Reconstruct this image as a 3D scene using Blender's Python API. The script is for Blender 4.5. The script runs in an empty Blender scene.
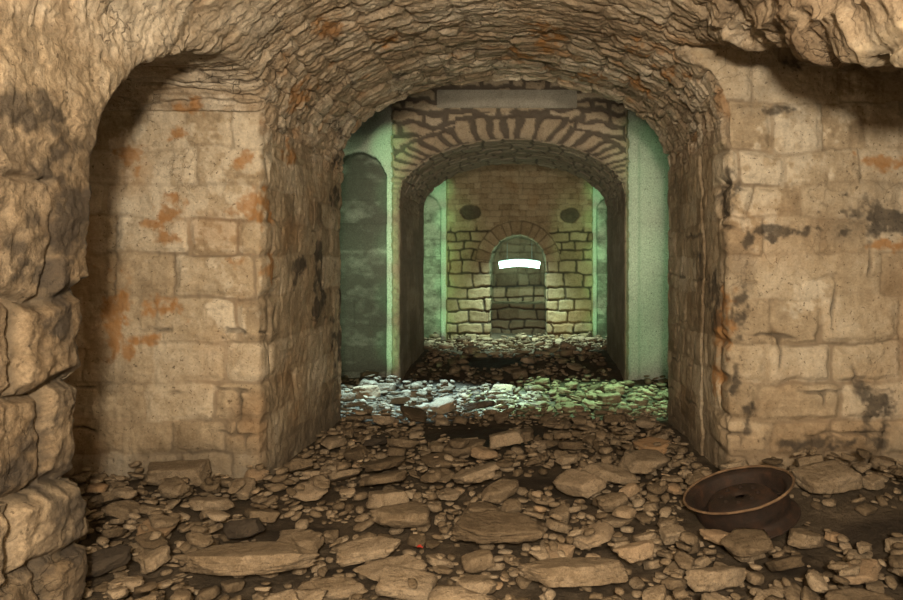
import bpy, math, random
import numpy as np
from mathutils import Vector, Matrix, Euler

sc = bpy.context.scene
col = sc.collection
rng = np.random.default_rng(7)
random.seed(7)

# ------------------------------------------------------------------ frame
F = 700.0                 # focal length in pixels of the 903 x 600 frame
PX, PY = 529.0, 270.0     # where the tunnel axis meets the frame
EYE = 1.5
def at(px, py, d):        # a point seen at px,py lying d metres down the tunnel
    return np.array([(px-PX)*d/F, d, EYE+(PY-py)*d/F])
XC, HW, ZS, RISE = -0.26, 1.75, 2.63, 0.90     # barrel vault: axis, half width, springing, rise
YA0, YA1, YB0, YB1, YW = 5.26, 7.56, 10.9, 13.46, 16.5

# ------------------------------------------------------------------ noise
def _hash(ix, iy, iz, seed):
    h = (ix.astype(np.uint32)*np.uint32(374761393) + iy.astype(np.uint32)*np.uint32(668265263)
         + iz.astype(np.uint32)*np.uint32(2246822519) + np.uint32((seed*3266489917) & 0xffffffff))
    h = (h ^ (h >> np.uint32(13)))*np.uint32(1274126177)
    h = (h ^ (h >> np.uint32(16)))*np.uint32(2654435769)
    h ^= h >> np.uint32(15)
    return h.astype(np.float32)*np.float32(1/4294967296.0)
def vnoise(x, y, z, seed=0):
    fx, fy, fz = np.floor(x), np.floor(y), np.floor(z)
    ix, iy, iz = fx.astype(np.int32), fy.astype(np.int32), fz.astype(np.int32)
    tx, ty, tz = (x-fx).astype(np.float32), (y-fy).astype(np.float32), (z-fz).astype(np.float32)
    s = lambda t: t*t*t*(t*(t*6-15)+10)
    tx, ty, tz = s(tx), s(ty), s(tz)
    def H(a, b, c): return _hash(ix+a, iy+b, iz+c, seed)
    a = H(0,0,0)*(1-tx)+H(1,0,0)*tx; b = H(0,1,0)*(1-tx)+H(1,1,0)*tx
    c = H(0,0,1)*(1-tx)+H(1,0,1)*tx; d = H(0,1,1)*(1-tx)+H(1,1,1)*tx
    return (a*(1-ty)+b*ty)*(1-tz)+(c*(1-ty)+d*ty)*tz      # 0..1
def fbm(x, y, z, f, oct=3, seed=0, gain=.5):
    t, a, s = 0, 1.0, 0
    for k in range(oct):
        t = t+a*(vnoise(x*f+17.3*k, y*f-9.1*k, z*f+5.7*k, seed+k)-.5)*2
        s += a; a *= gain; f *= 2.03
    return t/s                                            # -1..1
def ridged(x, y, z, f, oct=3, seed=0):
    t, a, s = 0, 1.0, 0
    for k in range(oct):
        t = t+a*(1-np.abs(vnoise(x*f+3.3*k, y*f+8.1*k, z*f-5.7*k, seed+k)-.5)*4)
        s += a; a *= .5; f *= 2.03
    return t/s
def sstep(a, b, x):
    t = np.clip((x-a)/(b-a), 0, 1)
    return t*t*(3-2*t)

# ------------------------------------------------------------------ objects
def tag(o, label=None, cat=None, group=None, kind=None):
    if label: o['label'] = label
    if cat: o['category'] = cat
    if group: o['group'] = group
    if kind: o['kind'] = kind
    return o
def mesh_from(name, v, f, smooth=True):
    v = np.asarray(v, np.float32); f = np.asarray(f, np.int32)
    k = f.shape[1]
    me = bpy.data.meshes.new(name)
    me.vertices.add(len(v)); me.vertices.foreach_set('co', v.ravel())
    me.loops.add(f.size); me.loops.foreach_set('vertex_index', f.ravel())
    me.polygons.add(len(f))
    me.polygons.foreach_set('loop_start', np.arange(0, f.size, k, dtype=np.int32))
    if smooth: me.polygons.foreach_set('use_smooth', np.ones(len(f), bool))
    me.update(calc_edges=True)
    return me
def link(name, me, mat, parent=None):
    o = bpy.data.objects.new(name, me); col.objects.link(o)
    if mat: me.materials.append(mat)
    o.parent = parent
    return o
def set_surf(me, surf):
    a = me.attributes.new('surf', 'FLOAT_COLOR', 'POINT')
    a.data.foreach_set('color', np.asarray(surf, np.float32).ravel())

# ------------------------------------------------------------------ materials
def nodes_of(name):
    m = bpy.data.materials.new(name); m.use_nodes = True
    nt = m.node_tree; nt.nodes.clear()
    return m, nt, nt.nodes, nt.links
def stone_mat(name, dark, mid, pale, joint, soot=(.045,.038,.032), rust=(.40,.185,.05), rough=.88,
              coord='world', bump=.012, scale=1.0, var=.55, mott=.35, crack=0):
    m, nt, N, L = nodes_of(name)
    out = N.new('ShaderNodeOutputMaterial'); b = N.new('ShaderNodeBsdfPrincipled')
    L.new(b.outputs[0], out.inputs[0])
    b.inputs['Roughness'].default_value = rough
    b.inputs['Specular IOR Level'].default_value = .25
    if coord == 'world':
        g = N.new('ShaderNodeNewGeometry'); P = g.outputs['Position']
    else:
        g = N.new('ShaderNodeTexCoord'); P = g.outputs['Object']
    at_ = N.new('ShaderNodeAttribute'); at_.attribute_name = 'surf'
    sep = N.new('ShaderNodeSeparateColor'); L.new(at_.outputs['Color'], sep.inputs[0])
    def noise(sc_, det=6, rgh=.6, dist=0):
        n = N.new('ShaderNodeTexNoise'); n.inputs['Scale'].default_value = sc_*scale
        n.inputs['Detail'].default_value = det; n.inputs['Roughness'].default_value = rgh
        n.inputs['Distortion'].default_value = dist
        L.new(P, n.inputs['Vector']); return n.outputs['Fac']
    def math_(op, a, b_=None, c=None, clamp=False):
        n = N.new('ShaderNodeMath'); n.operation = op; n.use_clamp = clamp
        for i, v in enumerate((a, b_, c)):
            if v is None: continue
            if isinstance(v, (int, float)): n.inputs[i].default_value = v
            else: L.new(v, n.inputs[i])
        return n.outputs[0]
    def mix(fac, a, c):
        n = N.new('ShaderNodeMix'); n.data_type = 'RGBA'
        if isinstance(fac, (int, float)): n.inputs[0].default_value = fac
        else: L.new(fac, n.inputs[0])
        for i, v in ((6, a), (7, c)):
            if isinstance(v, tuple): n.inputs[i].default_value = v+(1,)
            else: L.new(v, n.inputs[i])
        return n.outputs[2]
    n1 = noise(2.2, 7, .65); n2 = noise(11, 8, .7); n3 = noise(60, 6, .7)
    t = math_('ADD', math_('MULTIPLY', n1, .7), math_('MULTIPLY', math_('SUBTRACT', n2, .12), .6))
    t = math_('ADD', t, math_('MULTIPLY', math_('SUBTRACT', sep.outputs[0], .5), var))
    ramp = N.new('ShaderNodeValToRGB'); L.new(t, ramp.inputs[0])
    e = ramp.color_ramp.elements
    e[0].position = .28; e[0].color = dark+(1,); e[1].position = .86; e[1].color = pale+(1,)
    k = e.new(.56); k.color = mid+(1,)
    c = ramp.outputs[0]
    # fine pits and speckle
    sp = N.new('ShaderNodeMapRange'); L.new(n3, sp.inputs[0])
    sp.inputs[1].default_value = .30; sp.inputs[2].default_value = .62; sp.inputs[3].default_value = 1-mott; sp.inputs[4].default_value = 1.0+mott*.25
    mul = N.new('ShaderNodeMix'); mul.data_type = 'RGBA'; mul.blend_type = 'MULTIPLY'; mul.inputs[0].default_value = 1
    L.new(c, mul.inputs[6]); L.new(sp.outputs[0], mul.inputs[7]); c = mul.outputs[2]
    ck = None
    if crack:
        nv = N.new('ShaderNodeTexNoise'); nv.inputs['Scale'].default_value = 5; nv.inputs['Detail'].default_value = 6; L.new(P, nv.inputs['Vector'])
        vm = N.new('ShaderNodeVectorMath'); vm.operation = 'MULTIPLY_ADD'; vm.inputs[1].default_value = (.38,.38,.38)
        L.new(nv.outputs['Color'], vm.inputs[0]); L.new(P, vm.inputs[2])
        vo = N.new('ShaderNodeTexVoronoi'); vo.feature = 'DISTANCE_TO_EDGE'; vo.inputs['Scale'].default_value = 4.2; L.new(vm.outputs[0], vo.inputs['Vector'])
        mr = N.new('ShaderNodeMapRange'); L.new(vo.outputs['Distance'], mr.inputs[0])
        mr.inputs[1].default_value = .004; mr.inputs[2].default_value = .022; mr.inputs[3].default_value = 1; mr.inputs[4].default_value = 0
        mk = N.new('ShaderNodeMapRange'); L.new(noise(1.7, 4, .6), mk.inputs[0])
        mk.inputs[1].default_value = .50; mk.inputs[2].default_value = .60; mk.inputs[3].default_value = 0; mk.inputs[4].default_value = crack
        ck = math_('MULTIPLY', mr.outputs[0], mk.outputs[0])
        c = mix(ck, c, tuple(q*.35 for q in dark))
    pit = N.new('ShaderNodeMapRange'); L.new(noise(38, 3, .55), pit.inputs[0])
    pit.inputs[1].default_value = .30; pit.inputs[2].default_value = .37; pit.inputs[3].default_value = .75; pit.inputs[4].default_value = 0
    c = mix(pit.outputs[0], c, tuple(q*.45 for q in dark))
    c = mix(math_('MULTIPLY', sep.outputs[1], .92), c, joint)
    c = mix(math_('MULTIPLY', at_.outputs['Alpha'], math_('ADD', math_('MULTIPLY', n2, .9), .35), clamp=True), c, rust)
    c = mix(math_('MULTIPLY', sep.outputs[2], math_('ADD', math_('MULTIPLY', n2, .7), .5), clamp=True), c, soot)
    L.new(c, b.inputs['Base Color'])
    h = math_('ADD', math_('MULTIPLY', noise(13, 9, .66, .3), 1.0), math_('MULTIPLY', noise(70, 6, .7), .18))
    if ck is not None: h = math_('SUBTRACT', h, math_('MULTIPLY', ck, .9))
    bp = N.new('ShaderNodeBump'); bp.inputs['Strength'].default_value = 1.0; bp.inputs['Distance'].default_value = bump*2.2
    L.new(h, bp.inputs['Height']); L.new(bp.outputs[0], b.inputs['Normal'])
    return m

M = {}
M['pier'] = stone_mat('tan_limestone', (.27,.20,.125), (.50,.40,.275), (.72,.63,.49), (.27,.21,.145), bump=.0045, mott=.22, crack=.28)
M['front'] = stone_mat('dirty_limestone', (.20,.145,.09), (.42,.33,.225), (.68,.59,.46), (.14,.11,.075), bump=.011, mott=.4, crack=.3)
M['vault'] = stone_mat('vault_limestone', (.25,.18,.115), (.46,.36,.25), (.72,.63,.50), (.12,.09,.06), bump=.010, mott=.28, crack=.45)
M['pointed'] = stone_mat('pointed_masonry', (.30,.23,.155), (.44,.35,.245), (.56,.47,.36), (.085,.07,.056), var=.35, bump=.007)
M['back'] = stone_mat('coursed_back_wall', (.20,.145,.08), (.36,.28,.165), (.50,.41,.26), (.045,.036,.025), var=.5, bump=.006)
M['plaster'] = stone_mat('grey_render', (.20,.20,.17), (.36,.37,.32), (.56,.57,.50), (.10,.10,.085), var=.95, bump=.006, mott=.5)
M['rock'] = stone_mat('rubble_stone', (.125,.09,.055), (.24,.178,.113), (.41,.32,.22), (.2,.15,.1), coord='obj', bump=.013, scale=2.2, var=1.0)
M['rubble'] = stone_mat('rubble_chips', (.125,.09,.055), (.24,.178,.113), (.41,.32,.22), (.2,.15,.1), coord='world', bump=.010, scale=2.2, var=1.0)
M['soil'] = stone_mat('dark_soil', (.045,.033,.022), (.09,.068,.045), (.17,.13,.09), (.02,.015,.01), soot=(.028,.021,.015), bump=.010, scale=2.0, mott=.5, rough=.8)
M['concrete'] = stone_mat('lintel_concrete', (.26,.23,.19), (.37,.34,.28), (.47,.43,.36), (.1,.1,.1), bump=.004)

def simple(name, base, rough=.6, metal=0, emit=None, strength=0):
    m, nt, N, L = nodes_of(name)
    out = N.new('ShaderNodeOutputMaterial'); b = N.new('ShaderNodeBsdfPrincipled'); L.new(b.outputs[0], out.inputs[0])
    b.inputs['Roughness'].default_value = rough; b.inputs['Metallic'].default_value = metal
    n = N.new('ShaderNodeTexNoise'); n.inputs['Scale'].default_value = 30; n.inputs['Detail'].default_value = 5
    tc = N.new('ShaderNodeTexCoord'); L.new(tc.outputs['Object'], n.inputs['Vector'])
    r = N.new('ShaderNodeValToRGB'); L.new(n.outputs['Fac'], r.inputs[0])
    r.color_ramp.elements[0].position = .3; r.color_ramp.elements[0].color = tuple(x*.75 for x in base)+(1,)
    r.color_ramp.elements[1].position = .7; r.color_ramp.elements[1].color = tuple(min(1, x*1.15) for x in base)+(1,)
    L.new(r.outputs[0], b.inputs['Base Color'])
    if emit:
        b.inputs['Emission Color'].default_value = emit+(1,); b.inputs['Emission Strength'].default_value = strength
    return m
def rust_mat(name, c0, c1, c2):
    m, nt, N, L = nodes_of(name)
    out = N.new('ShaderNodeOutputMaterial'); b = N.new('ShaderNodeBsdfPrincipled'); L.new(b.outputs[0], out.inputs[0])
    b.inputs['Roughness'].default_value = .75; b.inputs['Metallic'].default_value = .15
    tc = N.new('ShaderNodeTexCoord')
    def noise(s, d=7, r=.65):
        n = N.new('ShaderNodeTexNoise'); n.inputs['Scale'].default_value = s; n.inputs['Detail'].default_value = d
        n.inputs['Roughness'].default_value = r; L.new(tc.outputs['Object'], n.inputs['Vector']); return n
    n = noise(9); r = N.new('ShaderNodeValToRGB'); L.new(n.outputs['Fac'], r.inputs[0])
    e = r.color_ramp.elements; e[0].position = .32; e[0].color = c0+(1,); e[1].position = .75; e[1].color = c2+(1,)
    k = e.new(.55); k.color = c1+(1,)
    L.new(r.outputs[0], b.inputs['Base Color'])
    n2 = noise(60); bp = N.new('ShaderNodeBump'); bp.inputs['Distance'].default_value = .006
    L.new(n2.outputs['Fac'], bp.inputs['Height']); L.new(bp.outputs[0], b.inputs['Normal'])
    return m
M['rust'] = rust_mat('rusty_steel', (.012,.008,.006), (.034,.018,.011), (.085,.038,.019))
M['rust_lip'] = rust_mat('pale_rust', (.08,.045,.025), (.20,.125,.07), (.34,.24,.15))

# ------------------------------------------------------------------ the shell: air space of the tunnel as a distance field
ZL = np.array([(2.9,0.9),(3.15,1.3),(3.19,1.75),(3.23,2.0),(3.28,2.14),(3.38,2.30),(3.46,2.40),(3.71,2.60),(4.15,2.82),(4.48,2.90),(4.87,2.91),(5.05,2.86),(5.18,2.76),(5.3,2.66)])
ZR = np.array([(.8,2.6),(2.2,2.45),(2.79,2.27),(3.15,2.42),(3.47,2.60),(4.0,2.83),(4.33,2.93),(4.94,3.13),(5.3,3.20)])
def barrel(x, z, xc, a, zs, b):
    dx = np.abs(x-xc); dz = np.maximum(z-zs, 0)
    f = np.sqrt((dx/a)**2+(dz/b)**2)+1e-6
    g = np.sqrt(dx*dx/a**4+dz*dz/b**4)/f+1e-6
    return np.where(z > zs, (f-1)/g, dx-a)
def smin(a, b, k):
    h = np.clip(.5+.5*(b-a)/k, 0, 1)
    return b*(1-h)+a*h-k*h*(1-h)
def air(x, y, z):
    mx = np.maximum
    bar = barrel(x, z, XC, HW, ZS, RISE)
    d = mx(bar, mx(-3.0-y, y-(YA1+.1)))
    zl = np.interp(y, ZL[:,0], ZL[:,1]); zr = np.interp(y, ZR[:,0], ZR[:,1])
    left = mx(mx(-4.4-x, x+1.0), mx(mx(3.17-y, y-YA0), (z-zl)*.8))
    d = smin(d, left, .07)
    right = mx(mx(.7-x, x-4.1), mx(mx(1.0-y, y-YA0), (z-zr)*.93))
    d = smin(d, right, .07)
    # second bay: the pier with the brown arch stands proud of rendered panels at both sides
    out2 = sstep(0, .03, np.maximum(-2.13-x, x-1.54))
    yb = YB0+.12*out2
    yb = yb+.20*(barrel(x, z, -2.69, .43, 2.90, .45) < 0)+.05*(barrel(x, z, 2.30, .56, 3.4, .5) < 0)
    bay = mx(mx(-4.0-x, x-3.6), mx(mx(YA1-y, y-yb), z-4.75))
    d = smin(d, bay, .03)
    d = smin(d, mx(bar, mx(YB0-.1-y, y-YB1-.1)), .05)
    out3 = sstep(0, .03, np.maximum(-1.93-x, x-1.48))
    yc = YW+.10*out3
    yc = yc+.18*(barrel(x, z, -2.53, .44, 2.85, .45) < 0)+.18*(barrel(x, z, 2.10, .50, 2.85, .45) < 0)
    bay = mx(mx(-4.0-x, x-3.6), mx(mx(YB1-y, y-yc), z-4.4))
    d = smin(d, bay, .03)
    niche = mx(barrel(x, z, XC, .66, 1.66, .66), mx(YW-.1-y, y-np.where(z < .70, 17.55, 17.95)))
    d = smin(d, niche, .03)
    return mx(d, -.55-z)

VX = .04
def surface_nets(lo, hi):
    n = [int(round((hi[i]-lo[i])/VX))+1 for i in range(3)]
    xs, ys, zs = [lo[i]+VX*np.arange(n[i], dtype=np.float32) for i in range(3)]
    S = np.empty(n, np.float32)
    for a in range(0, n[0], 16):
        X, Y, Z = np.meshgrid(xs[a:a+16], ys, zs, indexing='ij')
        S[a:a+16] = air(X, Y, Z)
    I = S < 0
    act = np.zeros((n[0]-1, n[1]-1, n[2]-1), np.uint8)
    c8 = [(i, j, k) for i in (0, 1) for j in (0, 1) for k in (0, 1)]
    for i, j, k in c8: act += I[i:n[0]-1+i, j:n[1]-1+j, k:n[2]-1+k]
    A = np.argwhere((act > 0) & (act < 8))
    idx = -np.ones(act.shape, np.int32); idx[A[:,0], A[:,1], A[:,2]] = np.arange(len(A))
    sv = {c: S[A[:,0]+c[0], A[:,1]+c[1], A[:,2]+c[2]] for c in c8}
    acc = np.zeros((len(A), 3), np.float64); cnt = np.zeros(len(A))
    for c in c8:
        for ax in range(3):
            if c[ax]: continue
            e = list(c); e[ax] = 1; e = tuple(e)
            a, b = sv[c], sv[e]; m = (a < 0) != (b < 0)
            t = np.where(m, a/np.where(m, a-b, 1), 0)
            p = np.tile(np.array(c, np.float64), (len(A), 1)); p[:, ax] = t
            acc[m] += p[m]; cnt += m
    V = (acc/cnt[:,None]+A)*VX+np.array(lo)
    Q = []
    for ax in range(3):
        s0 = [slice(None)]*3; s1 = [slice(None)]*3; s0[ax] = slice(0, -1); s1[ax] = slice(1, None)
        a, b = I[tuple(s0)], I[tuple(s1)]
        E = np.argwhere(a != b)
        u, w = (ax+1) % 3, (ax+2) % 3
        E = E[(E[:,u] > 0) & (E[:,w] > 0) & (E[:,u] < n[u]-1) & (E[:,w] < n[w]-1)]
        fl = I[E[:,0], E[:,1], E[:,2]]
        def g(du, dw):
            T = E.copy(); T[:,u] -= du; T[:,w] -= dw
            return idx[T[:,0], T[:,1], T[:,2]]
        q = np.stack([g(1,1), g(0,1), g(0,0), g(1,0)], 1)
        q[fl] = q[fl][:, ::-1]            # normals point into the air
        Q.append(q)
    Q = np.concatenate(Q); Q = Q[(Q >= 0).all(1)]
    return V, Q
V0, Q0 = surface_nets((-4.6,-3.2,-.7), (4.4,18.3,5.1))
keep = V0[Q0][:,:,2].max(1) > -.30
Q0 = Q0[keep]
print('shell', len(V0), len(Q0))

def compact(V, Q):
    u, inv = np.unique(Q, return_inverse=True)
    return V[u], inv.reshape(Q.shape)
def subdivide(V, Q, level):
    V, Q = compact(V, Q)
    if level == 0: return V, Q
    me = mesh_from('tmp', V, Q); o = bpy.data.objects.new('tmp', me); col.objects.link(o)
    md = o.modifiers.new('s', 'SUBSURF'); md.levels = level; md.render_levels = level; md.quality = 3
    md.boundary_smooth = 'PRESERVE_CORNERS'
    dg = bpy.context.evaluated_depsgraph_get(); ev = o.evaluated_get(dg); m2 = ev.to_mesh()
    v = np.empty(len(m2.vertices)*3, np.float32); m2.vertices.foreach_get('co', v)
    f = np.empty(len(m2.loops), np.int32); m2.loops.foreach_get('vertex_index', f)
    ev.to_mesh_clear(); bpy.data.objects.remove(o); bpy.data.meshes.remove(me)
    return v.reshape(-1,3), f.reshape(-1,4)
def vnormals(V, Q):
    p = V[Q]; n = np.cross(p[:,2]-p[:,0], p[:,3]-p[:,1])
    N = np.zeros_like(V)
    for k in range(4):
        for c in range(3): N[:,c] += np.bincount(Q[:,k], n[:,c], len(V)).astype(N.dtype)
    return N/np.maximum(np.linalg.norm(N, axis=1, keepdims=True), 1e-9)

# irregular coursed masonry: distance to the nearest joint, a random number per stone, position inside the stone
class Courses:
    def __init__(s, seed, hmin, hmax, wmin, wmax, v0=-12, v1=22, u0=-25, u1=25):
        r = np.random.default_rng(seed)
        h = r.uniform(hmin, hmax, int((v1-v0)/hmin)+2); s.v = v0+np.cumsum(h)
        s.big = 1000.0; keys = []; 
        for c in range(len(s.v)+1):
            k = int((u1-u0)/wmin)+2
            j = u0+np.cumsum(r.uniform(wmin, wmax, k))-r.uniform(0, wmax)
            keys.append(j[j < 400]+c*s.big)
        s.keys = np.concatenate(keys)
        s.rand = r.random(len(s.keys)+2).astype(np.float32); s.rand2 = r.random(len(s.keys)+2).astype(np.float32)
    def __call__(s, u, v):
        c = np.searchsorted(s.v, v)
        c = np.clip(c, 1, len(s.v)-1)
        dv = np.minimum(v-s.v[c-1], s.v[c]-v)
        k = np.clip(np.searchsorted(s.keys, c*s.big+u), 1, len(s.keys)-1)
        ul = c*s.big+u
        du = np.minimum(ul-s.keys[k-1], s.keys[k]-ul)
        fu = (ul-s.keys[k-1])/(s.keys[k]-s.keys[k-1])-.5
        fv = (v-s.v[c-1])/(s.v[c]-s.v[c-1])-.5
        # rounded corners
        r = .05
        a, b = np.maximum(r-du, 0), np.maximum(r-dv, 0)
        d = np.where((a > 0) & (b > 0), r-np.hypot(a, b), np.minimum(du, dv))
        return d.astype(np.float32), s.rand[k], s.rand2[k], fu, fv
C_PIER = Courses(11, .24, .36, .32, .70)
C_VAULT = Courses(12, .16, .34, .18, .46)
C_POINT = Courses(13, .13, .21, .26, .85)
C_BACK = Courses(14, .20, .32, .28, .62)
C_BACKTOP = Courses(15, .11, .15, .18, .32)
C_PLAST = Courses(16, .30, .42, 2.0, 5.0)
C_RING = Courses(17, .42, .42, .14, .24, v0=-.42*4, v1=4)
C_RING2 = Courses(18, .36, .36, .16, .26, v0=-.36*4, v1=4)
C_FRONT = Courses(19, .30, .46, .4, .8)

def blob(V, p, ru, rv, seed, rough=.55):
    """A stain with a ragged outline round p; ru along the wall, rv up and down."""
    m = np.zeros(len(V), np.float32)
    R = 1.8*max(ru, rv)
    s = np.where((np.abs(V-p) < R).all(1))[0]
    if len(s):
        q = V[s]-p
        a, b, c = V[s,0], V[s,1], V[s,2]
        q = q+np.stack([fbm(a, b, c, 4.5, 3, seed+k*40) for k in range(3)], 1)*np.array([ru, ru, rv])*1.1
        r = np.sqrt((q[:,0]/ru)**2+(q[:,1]/max(ru, .25))**2+(q[:,2]/rv)**2)
        n = fbm(a, b, c, 11.0, 4, seed)+.5*fbm(a, b, c, 34.0, 2, seed)
        m[s] = sstep(-.05, .65, 1-r+rough*1.5*n)
    return m
A_ = lambda px, py: at(px, py, YA0)
def side(px, py, x):        # a point on a side wall at this x
    return at(px, py, x*F/(px-PX))
ORANGE = [(A_(130,155),.12,.07),(A_(140,163),.07,.1),(A_(165,212),.14,.09),(A_(172,203),.10,.06),(A_(165,232),.16,.08),(A_(152,226),.08,.05),(A_(167,312),.15,.11),
          (A_(148,340),.15,.06),(A_(125,350),.08,.08),(A_(190,108),.12,.06),(A_(178,135),.10,.05),(A_(115,300),.14,.2),(A_(243,158),.06,.06),(A_(105,335),.10,.15),
          (side(270,210,-2.0),.25,.12),(side(272,265,-2.0),.2,.14),(side(296,150,-1.95),.25,.10),
          (at(540,32,5.8),.20,.3),(at(553,48,6.2),.14,.3),(at(520,62,6.6),.10,.2),(at(640,30,5.7),.16,.2),(at(330,5,5.2),.14,.3),(at(385,40,5.9),.12,.2),
          (at(645,80,6.6),.16,.15),(at(670,60,5.9),.14,.15),(at(690,50,5.6),.12,.2),(at(300,90,5.8),.12,.3),(at(590,75,6.9),.18,.1),
          (side(720,330,1.49),.1,.25),(side(718,380,1.49),.1,.12),(A_(893,245),.2,.05),(A_(885,160),.2,.06)]
DARK = [(A_(870,222),.26,.15),(A_(900,222),.22,.14),(A_(795,231),.30,.055),(A_(770,233),.15,.05),(A_(743,300),.06,.35),(A_(738,360),.05,.3),(A_(745,240),.06,.15),(A_(746,420),.05,.2),
        (side(715,310,1.49),.14,.35),(side(722,200,1.49),.1,.2),(side(700,255,1.49),.2,.12),(A_(785,112),.10,.07),(A_(800,60),.10,.08),
        (side(345,240,-2.0),.22,.30),(side(336,190,-2.0),.3,.16),(side(341,330,-2.0),.18,.5),(side(320,280,-2.0),.12,.3),(side(300,270,-2.0),.1,.1),
        (at(398,72,6.8),.10,.14),(at(345,135,7.0),.10,.12),(at(340,165,7.3),.12,.14),
        (side(35,120,-2.0),.12,.10),(side(50,130,-2.0),.16,.14),(side(20,105,-2.0),.1,.1),(side(60,245,-2.0),.14,.26),(side(40,275,-2.0),.10,.14),(side(68,300,-2.0),.1,.2),(side(60,160,-2.0),.1,.1),
        (side(62,560,-2.0),.12,.12),(side(75,490,-2.0),.12,.2),(side(60,420,-2.0),.15,.1),(side(30,480,-2.0),.1,.1),
        (A_(880,420),.16,.3),(A_(800,440),.25,.06),(A_(845,445),.3,.06)]

PALE = [(A_(225,150),.30,.45),(A_(160,188),.08,.2),(A_(185,225),.10,.35),(A_(122,215),.07,.22),(A_(225,240),.25,.25),(A_(232,310),.2,.2),(A_(130,140),.16,.2),
        (A_(790,140),.3,.25),(A_(850,110),.25,.2),(A_(770,180),.2,.3),(A_(810,300),.2,.12),(A_(745,190),.12,.3)]
def dress(V, N):
    """Displacement along the normal and the surface attributes (tone, joint, dark stain and darkening, orange stain)."""
    x, y, z = V[:,0], V[:,1], V[:,2]
    n = len(V)
    disp = np.zeros(n, np.float32); tone = np.full(n, .5, np.float32); joint = np.zeros(n, np.float32)
    wx = fbm(x, y, z, 2.3, 2, 50)*.05; wz = fbm(x, y, z, 2.1, 2, 60)*.045
    wx2 = fbm(x, y, z, 9, 2, 51)*.018; wz2 = fbm(x, y, z, 8, 2, 61)*.016
    arc = np.arctan2((z-ZS)/RISE*1.2, (x-XC)/HW)*1.75
    sgn = np.where(x < XC, 1.0, -1.0)
    uw = y+sgn*x
    big = fbm(x, y, z, 1.1, 2, 70)
    mid = fbm(x, y, z, 5.0, 3, 71); fine = ridged(x, y, z, 16, 3, 72); grit = fbm(x, y, z, 45, 2, 73)
    near = y < YA1+.12
    def relief(d, jw, depth, soft):      # mortar bed below rounded stone faces
        return -depth*(1-sstep(jw*.5, jw*.5+soft, d))
    # ---- the near piers
    d, r1, r2, fu, fv = C_PIER(uw+wx+wx2, z+wz+wz2)
    gone = sstep(-.2, .5, fbm(x, y, z, 1.3, 2, 80))            # joints packed flush with mortar here and there
    kr = np.where(x > XC, 1.5, .8)
    hp = kr*(relief(d, .012, .030, .055)*(.25+.75*gone)+(r1-.5)*.030*(.4+.6*gone)+(r2-.5)*fu*.03)+mid*.016+fine*.007+grit*.0015+big*.02
    jp = (1-sstep(.006, .020, d))*(.30+.70*gone)
    tp = .5+(r2-.5)*.55
    # the foreground pier is bigger and rougher, its courses worn round
    d, r1, r2, fu, fv = C_FRONT(uw*1.0+wx*1.6+wx2, z+.07+wz*1.6+wz2*1.5)
    low = sstep(1.75, 1.35, z)
    hf = low*(relief(d, .012, .055, .05)+(r1-.5)*.06+(r2-.5)*fu*.05)+mid*.020+fbm(x, y, z, 11, 3, 75)*.014+fine*.012+grit*.004+big*.015
    jf = (1-sstep(.008, .03, d))*low*.9; tf = .16+(r2-.5)*.5*low+sstep(1.9, 2.4, z)*.3
    fr = sstep(3.6, 3.3, y)*(x < -1.4)
    hp = hp*(1-fr)+hf*fr; jp = jp*(1-fr)+jf*fr; tp = tp*(1-fr)+tf*fr
    op = (1-sstep(2.0, 2.3, z))*(1-sstep(.003, .018, d+wx2*.5))*sstep(.12, .40, fbm(x, y, z, 3.2, 3, 81)+np.where(x > XC, .08, -.06))
    hp = hp-op*.035; jp = jp*(1-op); opn = op
    # passage sides: worn smoother, browner towards the right
    ps = sstep(5.45, 5.7, y)*np.where(x > XC, .75, .45)
    hp = hp*(1-ps)+(mid*.012+fine*.006+big*.02)*ps; jp = jp*(1-ps*.7); tp = tp-ps*np.where(x > XC, .16, .08)
    # the foot of the piers is browner
    tp = tp-sstep(1.1, .3, z+wz*4)*.12
    # ---- the rubble vault: stones laid along the arc, split into slaty beds
    d, r1, r2, fu, fv = C_VAULT(arc+wx*1.5+wx2*1.5, y+wz*2.2+wz2*1.5)
    bed = fbm(arc, y*4.5, z*.3, 2.6, 4, 90)
    bed2 = ridged(arc*.9, y*6.0+x*.7, z*.4, 4.0, 3, 91)
    k = .35+.65*sstep(-.3, .35, fbm(x, y, z, .9, 2, 92)+(y-4.6)*.35)
    kb = .30+.70*sstep(3.9, 5.2, y)*1.0
    tr = (fbm(arc*.55+wx, y*1.5+arc*.25, z*.2, 2.4, 3, 94)+big*.3)*6
    fl_ = np.floor(tr); stair = fl_+sstep(.55, .98, tr-fl_)-tr            # flaked ledges
    hv = k*(relief(d, .008, .020, .04)+(r1-.5)*.030)+kb*(stair*.012+bed*.026+bed2*.016)+(1-kb)*(ridged(x, y, z, 5.5, 4, 96)*.016+ridged(x, y, z, 13, 2, 100)*.006)+mid*.014+fine*.008+grit*.002+big*.035
    jv = (1-sstep(.003, .012, d))*k*sstep(.45, .7, r2)*.8
    tv = .52+(r2-.5)*.40*k+bed*.30+stair*.10+sstep(5.4, 3.8, y)*.30*(x < 1.0)+fbm(x, y, z, 2.0, 3, 99)*.25
    lump = sstep(.9, 1.35, x)*sstep(2.2, 2.45, z)*sstep(4.9, 4.3, y)
    tv = tv-lump*(.25+.5*mid); hv = hv+lump*(ridged(x, y, z, 2.4, 4, 93)*.15+mid*.05)
    dvt, rvt = d, r2
    wv = sstep(2.30, 2.75, z+wz*3)*(1-sstep(.72, .92, np.abs(N[:,1])))
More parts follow.
